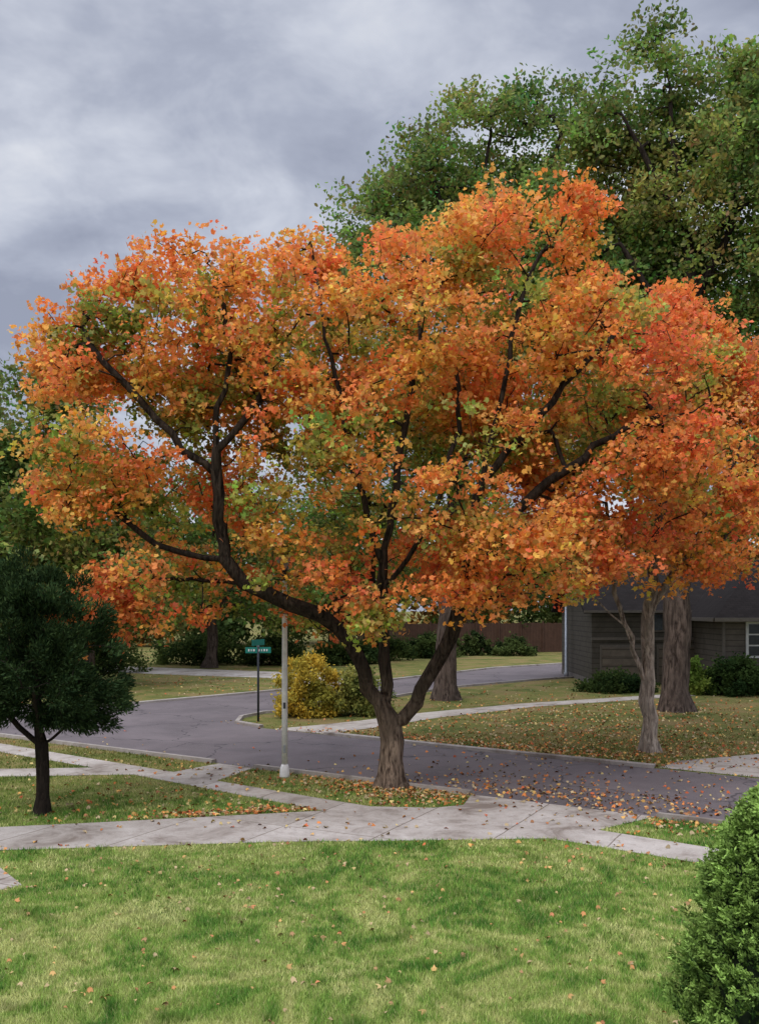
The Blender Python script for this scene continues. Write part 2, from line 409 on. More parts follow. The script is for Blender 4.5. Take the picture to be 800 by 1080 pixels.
def build_tree(name, limbs, lobes, ntips, R, bark, colf, per=100, sig=0.36, lsize=(0.12, 0.2), T=T_MAPLE, carve=-0.12, zmin=1.5, up=0.6, shell=0.2, freq=0.38, flare=0.6, flat=0.6, seed=0, step=0.45, avoid_r=0.0, over=1.08, tight=0.17, fine=0.1, r0=0.011, avoid_p=0.92):
    par = empty(name)
    av = None
    if avoid_r > 0: av = np.array([tuple(q) for lb in limbs for q in catmull(lb, 0.4)[:-3]])
    tips = sample_lobes(lobes, ntips, carve, freq, shell, seed, av, avoid_r, over, fine, avoid_p)
    P, pr, ch, r = grow(limbs, tips, R, zmin, step, r0)
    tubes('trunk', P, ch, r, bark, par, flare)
    C = []; Cl = []
    for t in tips:
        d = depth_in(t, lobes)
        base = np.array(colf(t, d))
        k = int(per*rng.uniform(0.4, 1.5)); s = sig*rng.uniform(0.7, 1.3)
        m = max(2, k//8)
        sub = t+rng.normal(size=(m, 3))*s*np.array([1, 1, flat])
        idx = rng.integers(0, m, k)
        pts = sub[idx]+rng.normal(size=(k, 3))*tight*np.array([1, 1, .75])
        C.append(pts)
        v = rng.uniform(0.7, 1.3, (k, 1)); j = rng.normal(1, 0.12, (k, 3)); sb = rng.normal(1, 0.12, (m, 3))[idx]
        Cl.append(base*v*j*sb)
    C = np.concatenate(C); Cl = np.concatenate(Cl)
    leaf_mesh('foliage', C, rng.uniform(lsize[0], lsize[1], len(C)), T, Cl, M_LEAF, par, up)
    return par, C

def lerp3(a, b, t): return [x*(1-t)+y*t for x, y in zip(a, b)]
OR = (0.87, 0.30, 0.085); RED = (0.82, 0.18, 0.08); YO = (0.90, 0.46, 0.12); OL = (0.48, 0.44, 0.10); GR = (0.22, 0.30, 0.07)
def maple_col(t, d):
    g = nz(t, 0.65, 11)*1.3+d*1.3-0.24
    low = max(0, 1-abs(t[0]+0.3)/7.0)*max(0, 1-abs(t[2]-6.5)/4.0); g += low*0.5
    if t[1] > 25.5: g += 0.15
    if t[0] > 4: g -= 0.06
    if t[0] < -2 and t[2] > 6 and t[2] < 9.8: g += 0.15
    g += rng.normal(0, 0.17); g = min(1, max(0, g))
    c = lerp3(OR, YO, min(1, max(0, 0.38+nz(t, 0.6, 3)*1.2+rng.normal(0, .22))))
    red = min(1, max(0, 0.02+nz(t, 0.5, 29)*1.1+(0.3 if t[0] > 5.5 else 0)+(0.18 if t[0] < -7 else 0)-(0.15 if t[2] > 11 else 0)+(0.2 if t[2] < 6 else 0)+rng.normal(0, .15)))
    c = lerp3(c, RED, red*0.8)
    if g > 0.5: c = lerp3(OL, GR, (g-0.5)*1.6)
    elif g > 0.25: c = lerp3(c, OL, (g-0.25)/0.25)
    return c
LOBES = [(-6.1, 23.8, 8.7, 2.3, 2.8, 2.8), (-6.7, 23.5, 11.0, 1.3, 1.7, 1.3), (-4.5, 24.0, 11.2, 2.1, 2.6, 2.2), (-1.9, 24.4, 10.9, 2.4, 3.2, 2.5), (0.9, 24.6, 11.3, 2.6, 3.6, 2.5),
         (3.0, 24.7, 12.0, 2.6, 3.3, 2.6), (0, 24.2, 7.9, 4.3, 3.9, 2.8), (5.6, 24.6, 9.6, 2.7, 3.5, 2.6), (-4.9, 22.8, 4.9, 1.9, 2.0, 0.95), (-1.9, 22.7, 4.6, 1.6, 2.0, 0.9),
         (-1.6, 24, 13.7, 0.7, 0.9, 1.1), (4.6, 24.5, 14.4, 1.0, 1.2, 1.0), (3.4, 23.2, 5.9, 2.5, 2.7, 1.3), (-6.8, 22.9, 7.2, 1.2, 1.6, 1.3), (-6.6, 22.4, 4.3, 0.9, 1.2, 0.6), (7.2, 24.2, 8.3, 1.9, 2.6, 2.0),
         (-7.9, 23, 10.6, 0.4, 0.7, 1.0), (-5.9, 23.3, 12.3, 0.6, 0.8, 0.5), (1.5, 24.2, 13.6, 1.1, 1.3, 0.7), (-0.3, 22.5, 4.4, 0.9, 1.5, 0.6), (0.8, 22.2, 4.9, 1.6, 1.4, 0.7), (6.0, 24.6, 12.1, 1.6, 2.0, 1.2)]
LIMBS = [[(0.28, 23.7, -0.1), (0.3, 23.7, 0.7), (0.25, 23.72, 1.6), (0.15, 23.6, 3.2), (0.1, 23.1, 5.5), (0.5, 22.8, 8.3), (1.0, 23.1, 11.2), (1.2, 23.8, 13.2)],
         [(0.28, 23.7, 1.4), (0.85, 23.6, 2.1), (1.6, 23.3, 3.3), (2.1, 22.8, 5.3), (2.4, 22.4, 7.5), (3.0, 22.5, 10), (3.5, 23.1, 12.2), (4.3, 24.0, 13.8)],
         [(0.25, 23.7, 1.7), (-0.4, 23.4, 2.9), (-1.1, 23.0, 4.0), (-2.6, 22.7, 4.8), (-3.6, 22.5, 5.6), (-3.9, 22.3, 8.2), (-3.6, 22.5, 10.5), (-3.9, 23.0, 12.4)],
         [(-3.85, 22.3, 7.5), (-5.2, 22.2, 8.9), (-6.4, 22.3, 10.2), (-7.1, 22.6, 11.2)],
         [(0.1, 23.1, 5.3), (-0.7, 22.5, 8.5), (-1.3, 22.7, 11), (-1.7, 23.6, 13.6)],
         [(2.1, 22.8, 5.1), (3.8, 22.9, 7.2), (6.0, 23.3, 8.9), (7.8, 23.8, 9.4)],
         [(0.1, 23.2, 4.8), (1.2, 22.5, 6.6), (1.9, 22.6, 9.2), (1.6, 23.2, 11.4)],
         [(0.15, 23.7, 3.0), (-0.2, 25.6, 5.5), (0.2, 27.2, 7.8)],
         [(-3.5, 22.5, 5.5), (-5.2, 22.6, 6.0), (-7.0, 22.9, 7.2)],
         [(2.4, 22.4, 7.4), (3.8, 22.6, 9.0), (5.2, 23.2, 10.6), (6.2, 24.0, 11.6)],
         [(-3.85, 22.3, 8.0), (-2.9, 22.6, 9.4), (-2.6, 23.2, 11.2)]]
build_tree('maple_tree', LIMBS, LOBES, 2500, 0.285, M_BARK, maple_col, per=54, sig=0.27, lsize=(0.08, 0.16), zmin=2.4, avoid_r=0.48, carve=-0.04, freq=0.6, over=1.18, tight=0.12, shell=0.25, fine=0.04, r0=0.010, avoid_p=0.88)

def maple2_col(t, d):
    c = lerp3(OR, RED, min(1, max(0, 0.4+nz(t, 0.5, 5)+rng.normal(0, .25))))
    c = lerp3(c, YO, min(1, max(0, rng.normal(0.08, .3))))
    return lerp3(c, OL, min(1, max(0, nz(t, 0.5, 8)*1.6+d*1.2-0.06)))
LOB2 = [(8.2, 29.0, 11.0, 2.5, 3, 2.5), (10.0, 28.9, 9.4, 2.4, 3, 2.8), (10.0, 28.2, 6.7, 1.8, 2.4, 1.5), (7.2, 28.4, 6.1, 2.3, 2.6, 1.2), (11.0, 28.5, 11.0, 1.1, 2.0, 1.3), (7.0, 29, 8.2, 2.0, 2.6, 2.0), (9.4, 29, 12.4, 1.0, 1.2, 0.9), (8.0, 28.9, 12.9, 1.8, 2.0, 1.2)]
LIM2 = [[(8.35, 29.4, -0.1), (8.3, 29.4, 1.6), (8.25, 29.4, 3.2), (8.3, 29.0, 5.2), (8.5, 28.4, 8), (8.7, 28.5, 11.5)],
        [(8.3, 29.4, 1.9), (7.7, 29.2, 3.6), (7.1, 28.8, 5.4), (6.8, 28.5, 7.6)], [(8.3, 29.3, 4.2), (9.4, 28.6, 6.4), (10.6, 28.0, 9)],
        [(8.0, 29.3, 2.9), (7.4, 28.9, 3.9), (6.6, 28.6, 4.6)]]
build_tree('maple_tree', LIM2, LOB2, 820, 0.22, M_BARKL, maple2_col, per=48, sig=0.3, lsize=(0.095, 0.175), zmin=3.6, seed=2, avoid_r=0.55, freq=0.5, over=1.16, tight=0.14, carve=-0.04)

def oak_col(t, d):
    v = nz(t, 0.35, 4)
    c = lerp3((0.13, 0.20, 0.055), (0.27, 0.34, 0.095), min(1, max(0, 0.45+v*1.3+rng.normal(0, .2))))
    return lerp3(c, (0.38, 0.33, 0.1), max(0, min(0.5, nz(t, 0.2, 19)*1.2-0.1)))
LOB3 = [(11.7, 41, 25.8, 2.8, 3.2, 2.8), (14.4, 41, 23.8, 3.4, 3.8, 3.4), (15.5, 41, 19.0, 4.6, 4.5, 4.0), (9.4, 41, 21.6, 2.9, 3.2, 2.7), (17.5, 41, 14, 4.8, 4.5, 4.2), (9.6, 42, 16.6, 3.6, 3.6, 3.2), (18.5, 41, 22.5, 3.2, 3.6, 3.8), (15, 41, 9.5, 4, 4, 2.2), (10.0, 41, 25.2, 1.4, 1.8, 1.5), (11.9, 41, 28.9, 1.1, 1.3, 1.0), (15.4, 41, 27.2, 1.4, 1.6, 1.3), (12.3, 41.5, 20.5, 2.4, 2.6, 2.4)]
LIM3 = [[(12.8, 41, -0.1), (12.8, 41, 2), (12.9, 41, 6), (13, 40.2, 12), (13.1, 39.6, 17), (12.6, 39.8, 22), (12.2, 40.4, 27.5)], [(13, 40.3, 11), (15, 39.8, 14), (18, 39.8, 18), (19, 40, 22)],
        [(13, 39.8, 15), (11, 39.6, 18), (9.3, 40, 21.5)], [(13, 39.6, 17), (14.6, 39.4, 20.5), (15, 40, 25)], [(13, 41, 8), (16, 40.0, 11), (19, 39.5, 13.5)], [(13, 41, 10), (10.6, 41.0, 13), (9.3, 41, 16.5)],
        [(12.8, 39.8, 20), (11.4, 39.9, 23), (10.3, 40.4, 25.5)], [(12.7, 39.8, 19), (15.4, 40, 21.5), (17.5, 40.2, 23.5)]]
build_tree('oak_tree', LIM3, LOB3, 1650, 0.56, M_BARK2, oak_col, per=78, sig=0.42, lsize=(0.15, 0.26), T=T_OAK, zmin=6, carve=-0.08, seed=4, freq=0.34, flare=0.4, step=0.8, avoid_r=0.7, over=1.15, tight=0.2, shell=0.33, fine=0.08, r0=0.015)
LOB4 = [(5.6, 46, 26.2, 3.1, 3.6, 2.4), (2.4, 46, 24.8, 2.4, 3.0, 2.3), (8.9, 46, 27.0, 2.3, 3.0, 2.5), (-0.4, 46, 23.4, 1.8, 2, 1.6), (3.6, 46, 20.0, 5.6, 5, 4.4), (8.5, 46, 21, 4, 4, 4.0), (3, 46, 13.6, 6, 5, 4), (-2.0, 46, 22.4, .8, 1, .8), (4.0, 46, 28.6, .9, 1.1, .8), (7.2, 46, 29.2, .9, 1, .8), (6.8, 46.5, 24.0, 3.0, 3.0, 2.6)]
LIM4 = [[(3.2, 45.9, -0.1), (3.25, 45.9, 2.5), (3.6, 45.9, 8), (4, 45, 15), (4.6, 44.6, 21), (5.2, 45, 27)], [(3.8, 45.4, 12), (1.8, 44.8, 18), (1, 45, 23)], [(4, 45.2, 14), (6.5, 44.6, 19), (8.6, 45, 27)], [(3.7, 46, 8), (0.5, 45.6, 11), (-1, 45.5, 14)], [(4.5, 44.7, 19), (3.2, 44.6, 22), (2.2, 45, 26)]]
build_tree('oak_tree', LIM4, LOB4, 1200, 0.52, M_BARK2, oak_col, per=66, sig=0.45, lsize=(0.15, 0.27), T=T_OAK, zmin=7, carve=-0.08, seed=6, freq=0.34, flare=0.4, step=0.8, avoid_r=0.7, over=1.15, tight=0.22, shell=0.3, fine=0.08, r0=0.015)

def bgcol(a, b):
    def f(t, d):
        return lerp3(a, b, min(1, max(0, 0.45+nz(t, 0.35, 9)*1.3+rng.normal(0, .2))))
    return f
def bg_tree(name, x, y, lobes, c1, c2, nt=170, R=0.4, per=55, top=12):
    limbs = [[(x, y, -0.1), (x+0.2, y, 2), (x, y, top*0.45), (x+0.3, y, top*0.9)], [(x, y, top*0.25), (x+2, y, top*0.5)], [(x, y, top*0.3), (x-2.2, y, top*0.55)]]
    build_tree(name, limbs, lobes, nt, R, M_BARK2, bgcol(c1, c2), per=per, sig=0.7, lsize=(0.24, 0.38), T=T_QUAD, zmin=1.8, carve=-0.15, seed=x, freq=0.35, step=0.9, tight=0.35, over=1.1)
bg_tree('elm_tree', -22.0, 58, [(-23.2, 58, 15.4, 3.6, 4, 3.4), (-19.4, 58, 15.2, 3.0, 3, 3.8), (-25.5, 58, 9.5, 5, 4, 4.5), (-20.2, 58, 9.5, 4, 4, 4.4)], (0.12, 0.17, 0.045), (0.28, 0.33, 0.09), 560, top=17)
bg_tree('elm_tree', -16.8, 54, [(-17.0, 54, 9.6, 3.6, 3.5, 3.6), (-19.2, 54, 5.2, 3.8, 3, 3.2), (-15.0, 54, 5.8, 3.4, 3, 2.8)], (0.09, 0.13, 0.03), (0.28, 0.30, 0.08), 340, top=11)
bg_tree('elm_tree', -12.5, 70, [(-12.5, 70, 9.5, 5, 4, 5), (-8, 70, 7.5, 4, 4, 4.2), (-16, 70, 7, 4, 4, 4.2)], (0.12, 0.17, 0.045), (0.26, 0.30, 0.08), 340, top=13)
bg_tree('elm_tree', -4, 78, [(-4, 78, 10.5, 5, 4, 6), (0, 78, 8.5, 4, 4, 5), (-6, 78, 5, 4, 3, 3.4)], (0.07, 0.11, 0.028), (0.19, 0.23, 0.055), 300, top=13)
bg_tree('elm_tree', 9, 96, [(6, 96, 9, 5, 4, 6), (12, 96, 9, 5, 4, 6), (18, 98, 9, 5, 4, 6)], (0.05, 0.08, 0.022), (0.14, 0.17, 0.045), 300, top=13)
def distant():
    C = []; Cl = []
    for i in range(50):
        x = -105+i*4.4+random.uniform(-1.5, 1.5); y = random.uniform(104, 125); h = random.uniform(12, 18)
        base = np.array(lerp3((0.04, 0.07, 0.022), (0.12, 0.145, 0.045), random.random()))
        if random.random() < 0.15: base = np.array((0.26, 0.14, 0.04))
        k = 55; d = rng.normal(size=(k, 3)); d /= np.linalg.norm(d, axis=1, keepdims=True); d *= rng.random((k, 1))**0.3
        cl = np.array([x, y, h*0.5])+d*np.array([4.4, 3.5, h*0.5])
        p = np.repeat(cl, 32, axis=0)+rng.normal(size=(k*32, 3))*0.8
        C.append(p); Cl.append(base*rng.uniform(0.6, 1.35, (len(p), 1)))
    C = np.concatenate(C); C[:, 2] = np.abs(C[:, 2]); Cl = np.concatenate(Cl)
    leaf_mesh('distant_trees', C, rng.uniform(0.6, 1.05, len(C)), T_QUAD, Cl, M_NEEDLE, None, 0.5)
distant()

def bush(name, x, y, r, h, ca, cb, n=9000, size=(0.07, 0.14), T=T_QUAD, z0=0.0, up=0.6, mat=None, lump=0.3):
    par = empty(name); nc = max(30, n//90)
    d = rng.normal(size=(nc, 3)); d /= np.linalg.norm(d, axis=1, keepdims=True); d[:, 2] = np.abs(d[:, 2])
    cl = d*rng.uniform(0.45, 1.1, (nc, 1))*np.array([r, r*0.8, h*0.88])+np.array([x, y, z0+0.1])
    idx = rng.integers(0, nc, n); C = cl[idx]+rng.normal(size=(n, 3))*0.16*max(0.6, r)*lump*2
    C[:, 2] = np.abs(C[:, 2]-z0)+z0
    w = np.clip(0.5+np.array([nz(c, 1.1, 2) for c in cl])[idx]*1.6+rng.normal(0, .15, n), 0, 1)[:, None]
    col = (np.array(ca)*(1-w)+np.array(cb)*w)*rng.uniform(0.65, 1.3, (n, 1))
    leaf_mesh('foliage', C, rng.uniform(size[0], size[1], n), T, col, mat or M_LEAF, par, up)
    V = []; F = []
    for k in range(7):
        a = random.random()*6.28; q = Vector((x+math.cos(a)*r*0.6, y+math.sin(a)*r*0.5, z0+h*0.7)); p = Vector((x+random.uniform(-.1, .1), y, z0-0.02))
        b = len(V)
        for pp, rr in ((p, 0.03), (q, 0.008)):
            for s in range(5): V.append(pp+Vector((math.cos(s*1.2566)*rr, math.sin(s*1.2566)*rr, 0)))
        for s in range(5): F.append([b+s, b+(s+1) % 5, b+5+(s+1) % 5, b+5+s])
    obj_from('stems', V, F, M_BARKD, par); return par
bush('yellow_shrub', -2.9, 38.9, 1.4, 2.5, (0.62, 0.42, 0.06), (0.34, 0.32, 0.06), 9000, (0.09, 0.16))
bush('green_shrub', -0.9, 39.6, 1.4, 1.9, (0.11, 0.15, 0.04), (0.34, 0.32, 0.08), 7000, (0.09, 0.16))
bush('green_shrub', 16.3, 49.0, 1.1, 1.7, (0.14, 0.22, 0.04), (0.28, 0.36, 0.07), 6000, (0.12, 0.2))
bush('green_shrub', 18.4, 48.6, 1.7, 1.9, (0.03, 0.06, 0.02), (0.08, 0.13, 0.035), 8000, (0.12, 0.2))
bush('green_shrub', 20.8, 48.3, 1.4, 1.5, (0.05, 0.09, 0.02), (0.12, 0.18, 0.04), 6000, (0.12, 0.2))
bush('green_shrub', 12.6, 50.5, 1.9, 0.9, (0.02, 0.04, 0.015), (0.06, 0.09, 0.025), 7000, (0.12, 0.2))
for bx, by, br, bh in ((-17.5, 50, 2.4, 2.2), (-8.5, 74, 2.6, 2.6), (-3, 74, 2.6, 2.2), (-21, 48, 3, 2.6), (0, 80, 2.6, 2.4), (-14, 75, 3.5, 3), (-20, 66, 3.5, 3.2), (4.5, 84, 2.5, 2.0)):
    bush('green_shrub', bx, by, br, bh, (0.035, 0.06, 0.02), (0.11, 0.15, 0.04), 7000, (0.16, 0.28))

def juniper():
    par = empty('juniper_tree'); x, y = -7.32, 20.6
    lob = [(x, y, 3.1, 1.8, 1.8, 1.15), (x-0.1, y, 4.1, 1.5, 1.45, 1.15), (x-0.25, y, 4.95, 0.85, 0.9, 0.65), (x+0.7, y, 2.6, 1.15, 1.25, 0.75), (x-0.9, y, 2.7, 1.3, 1.3, 0.85)]
    tips = sample_lobes(lob, 400, carve=-0.2, freq=1.1, shell=0.22, over=1.12)
    limbs = [[(x, y, -0.05), (x+0.02, y, 0.8), (x-0.03, y, 1.5), (x-0.1, y, 2.6), (x-0.15, y, 4.6)], [(x, y, 1.35), (x+0.5, y, 1.9), (x+1.1, y, 2.5)], [(x, y, 1.4), (x-0.45, y-0.1, 1.9), (x-1.0, y-0.2, 2.5)], [(x, y, 1.45), (x+.1, y-.6, 2.2), (x+.2, y-1.1, 2.8)]]
    P, pr, ch, r = grow(limbs, tips, 0.15, 1.3, 0.3, 0.008, 0.02)
    tubes('trunk', P, ch, r, M_BARKD, par, 0.35, 0.35)
    k = 190; d = rng.normal(size=(len(tips)*k, 3)); d = unit(d)*rng.random((len(d), 1))**0.5
    T0 = np.repeat(tips, k, axis=0); C = T0+d*np.array([.27, .27, .22])
    ax = unit(unit(T0-np.array([x, y, 2.8]))+d*0.9+np.array([0, 0, .35]))
    w = rng.random((len(C), 1)); b = np.repeat(rng.uniform(0.55, 1.4, (len(tips), 1)), k, axis=0)
    col = (np.array([[0.016, 0.034, 0.015]])*(1-w)+np.array([[0.05, 0.08, 0.028]])*w)*b
    leaf_mesh('foliage', C, rng.uniform(0.07, 0.13, len(C)), T_NEEDLE*np.array([1.3, 1, 1]), col, M_NEEDLE, par, axis=ax)
juniper()

def arborvitae():
    par = empty('arborvitae_shrub'); x, y = 3.98, 9.2; H = 2.72; R = 1.02
    nc = 1500; z = rng.random(nc)**0.8*H; a = rng.random(nc)*2*np.pi
    prof = lambda z: R*np.clip(1-(z/H)**2.1, 0.0, 1)**0.62*np.clip(0.75+z*0.5, 0, 1)
    rr = prof(z)*(1+0.2*np.array([noise.noise((math.cos(q)*2.4, math.sin(q)*2.4, w*2.2)) for q, w in zip(a, z)]))*rng.uniform(0.8, 1.05, nc)
    S = np.stack([x+rr*np.cos(a), y+rr*np.sin(a), z], 1)
    outd = np.stack([np.cos(a), np.sin(a), 1.15+0*a], 1)
    k = 95; T0 = np.repeat(S, k, axis=0); O = unit(np.repeat(outd+0.35*rng.normal(size=outd.shape), k, axis=0))
    side = unit(np.cross(O, np.repeat(rng.normal(size=(nc, 3)), k, axis=0)))
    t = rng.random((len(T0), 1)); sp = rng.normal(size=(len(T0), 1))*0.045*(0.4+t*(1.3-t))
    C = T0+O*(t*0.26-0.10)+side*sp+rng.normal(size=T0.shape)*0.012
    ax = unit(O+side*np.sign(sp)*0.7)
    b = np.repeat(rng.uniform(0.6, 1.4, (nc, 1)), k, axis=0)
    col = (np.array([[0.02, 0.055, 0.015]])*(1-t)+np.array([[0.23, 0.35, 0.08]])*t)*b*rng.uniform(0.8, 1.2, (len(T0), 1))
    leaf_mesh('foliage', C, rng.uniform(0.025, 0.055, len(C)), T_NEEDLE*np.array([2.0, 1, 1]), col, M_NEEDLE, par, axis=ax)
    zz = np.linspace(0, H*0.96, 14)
    lathe('dark_core', [(max(0.02, float(prof(q))*0.78), float(q)) for q in zz], (x, y, 0), simple_mat('core_dark_green', (0.012, 0.022, 0.008), 0.95, 0.5), par, 24)  # solid core painted near-black to give the dark between the sprays
arborvitae()

# ------------------------------------------------------------ fallen leaves
def litter():
    X = []; Y = []
    def add(cx, cy, sx, sy, n, only=None, rot=0.0):
        a = rng.normal(size=n)*sx; b = rng.normal(size=n)*sy
        x = cx+a*math.cos(rot)-b*math.sin(rot); y = cy+a*math.sin(rot)+b*math.cos(rot)
        if only is not None:
            k = only(x, y); x = x[k]; y = y[k]
        X.append(x); Y.append(y)
    grass = lambda x, y: ~on_paved(x, y)
    add(0.8, 23.0, 1.5, 0.6, 900, grass, ROAD_ANG)
    add(0.3, 24, 4.5, 3.0, 650, grass)
    add(4.2, 22.6, 2.6, 0.7, 480, None, ROAD_ANG)
    add(6.0, 22.8, 4, 2.0, 650, None, ROAD_ANG)
    add(7.0, 19.6, 2.0, 0.6, 700, grass, ROAD_ANG)
    add(-2.6, 20.75, 1.6, 0.25, 480, grass, 0.22)
    add(-5, 21.5, 3, 1.2, 330, grass)
    add(-3.0, 24.8, 2.8, 0.8, 220, None, ROAD_ANG)
    add(3, 31.0, 4.5, 0.5, 750, None, ROAD_ANG)
    add(8, 31, 4, 4, 1700, grass); add(6, 37, 5, 5, 1500, grass); add(12, 40, 4, 4, 900, grass)
    add(10, 28.5, 3.0, 1.4, 400); add(-12, 29, 3, 2, 80)
    add(0, 19.7, 4.5, 0.6, 110); add(0, 50, 12, 8, 800, grass); add(-9, 58, 6, 5, 600, grass)
    x = rng.uniform(-8, 8, 800); y = rng.uniform(8.5, 18.2, 800); k = np.abs(x) < y*0.5; X.append(x[k]); Y.append(y[k])
    X = np.concatenate(X); Y = np.concatenate(Y); n = len(X); pv = on_paved(X, Y)
    Z = np.where(pv, 0.03, 0.045)+rng.random(n)*0.02
    pal = np.array([(0.62, 0.22, 0.07), (0.66, 0.38, 0.12), (0.36, 0.17, 0.08), (0.50, 0.38, 0.22), (0.55, 0.14, 0.06), (0.65, 0.5, 0.2)])
    c = pal[rng.choice(6, n, p=[.2, .17, .22, .26, .07, .08])]*rng.uniform(0.5, 1.15, (n, 1))
    nr = Y < 17.5; c[nr] = c[nr]*0.55+np.array([0.17, 0.12, 0.06])
    sz = rng.uniform(0.05, 0.12, n); sz[nr] *= 0.78
    leaf_mesh('fallen_leaves', np.stack([X, Y, Z], 1), sz, T_MAPLE*np.array([1, 1, 2.4]), c, M_LITTER, None, 1.4)
litter()

# ------------------------------------------------------------ street furniture
M_WHITE = simple_mat('painted_pole', (0.76, 0.75, 0.74), 0.5, 0.1); M_GALV = simple_mat('galvanised_steel', (0.33, 0.34, 0.36), 0.45, 0.15, 0.5)
M_DARKM = simple_mat('dark_metal', (0.04, 0.045, 0.055), 0.5, 0.2); M_SIGN = simple_mat('sign_green', (0.015, 0.19, 0.15), 0.5, 0.1)
M_GLASSL = simple_mat('lamp_glass', (0.35, 0.4, 0.45), 0.2, 0.1)
def lamp():
    p = empty('street_lamp'); c = (-2.5, 25.05, 0)
    lathe('base', [(0.13, 0), (0.135, 0.03), (0.125, 0.22), (0.10, 0.3), (0.085, 0.34)], c, M_WHITE, p)
    lathe('pole', [(0.08, 0.3), (0.076, 2.5), (0.062, 5.1), (0.055, 5.3)], c, M_WHITE, p)
    lathe('collar', [(0.05, 5.3), (0.11, 5.33), (0.12, 5.42), (0.09, 5.46)], c, M_DARKM, p)
    lathe('globe', [(0.09, 5.46), (0.17, 5.62), (0.2, 5.8), (0.19, 5.9)], c, M_GLASSL, p)
    lathe('cap', [(0.24, 5.9), (0.22, 5.96), (0.12, 6.06), (0.03, 6.12), (0.01, 6.2)], c, M_DARKM, p)
    box('access_plate', (-2.5, 24.955, 0.75), (0.07, 0.02, 0.2), M_GALV, p, 0.005)
    box('id_tag', (-2.5, 24.962, 1.9), (0.06, 0.01, 0.16), M_DARKM, p)
lamp()
def sign():
    p = empty('street_sign'); x, y = -4.75, 37.2
    lathe('post', [(0.045, 0), (0.045, 2.95), (0.03, 2.97)], (x, y, 0), M_DARKM, p, 10)
    box('blade', (x, y-0.01, 2.8), (1.0, 0.025, 0.24), M_SIGN, p, 0.01, 0.1)
    box('cross_blade', (x, y, 3.1), (1.0, 0.025, 0.24), M_SIGN, p, 0.01, 1.2)
    box('cap_bracket', (x, y, 2.955), (0.1, 0.08, 0.06), M_GALV, p, 0.01)
    for k, wd in enumerate((0.05, 0.03, 0.06, 0.04, 0.05, 0.03, 0.05, 0.04)):
        if k == 3: continue
        box('lettering', (x-0.36+k*0.1, y-0.035+(k-3.5)*0.01, 2.8), (wd, 0.006, 0.09), M_WHITE, p, 0, 0.1)
sign()
def pole2():
    p = empty('street_lamp'); c = (11.9, 60.5, 0)
    lathe('pole', [(0.16, 0), (0.16, 0.3), (0.11, 0.35), (0.09, 6.0)], c, M_GALV, p, 12)
    lathe('collar', [(0.08, 6.0), (0.15, 6.05), (0.12, 6.15)], c, M_DARKM, p, 12)
    lathe('globe', [(0.12, 6.15), (0.22, 6.4), (0.24, 6.6)], c, M_GLASSL, p, 12)
    lathe('cap', [(0.3, 6.6), (0.15, 6.8), (0.02, 6.9)], c, M_DARKM, p, 12)
pole2()

# ------------------------------------------------------------ fence
def fence():
    p = empty('wooden_fence'); m = siding_mat('fence_wood', (0.085, 0.045, 0.03), 0.16, True)
    a = Vector((-2, 88)); b = Vector((30, 99)); d = (b-a); L = d.length; d.normalize(); ang = math.atan2(d.y, d.x); n = int(L/0.17)
    V = []; F = []
    for i in range(n):
        q = a+d*(i*0.17); h = 2.9+random.uniform(-.05, .05); w = 0.15; nn = Vector((-d.y, d.x))*0.02
        b0 = len(V); e = q+d*w
        for pt in (q-nn, e-nn, e+nn, q+nn): V.append((pt.x, pt.y, 0))
        for pt in (q-nn, e-nn, e+nn, q+nn): V.append((pt.x, pt.y, h))
        F += [[b0, b0+1, b0+5, b0+4], [b0+1, b0+2, b0+6, b0+5], [b0+2, b0+3, b0+7, b0+6], [b0+3, b0, b0+4, b0+7], [b0+4, b0+5, b0+6, b0+7]]
    obj_from('boards', V, F, m, p)
    for i in range(int(L/2.4)+1):
        q = a+d*(i*2.4)-Vector((-d.y, d.x))*0.09; box('post', (q.x, q.y, 1.55), (0.12, 0.12, 3.1), m, p, 0, ang)
    c = (a+b)/2+Vector((-d.y, d.x))*0.05
    for z in (0.4, 2.2): box('rail', (c.x, c.y, z), (L, 0.05, 0.1), m, p, 0, ang)
fence()
for bx, by, br, bh in ((5.5, 86.5, 1.8, 2.2), (12.5, 87.5, 2.0, 1.6), (9, 88, 1.4, 2.6)):
    bush('green_shrub', bx, by, br, bh, (0.03, 0.05, 0.018), (0.09, 0.12, 0.035), 4000, (0.16, 0.28))

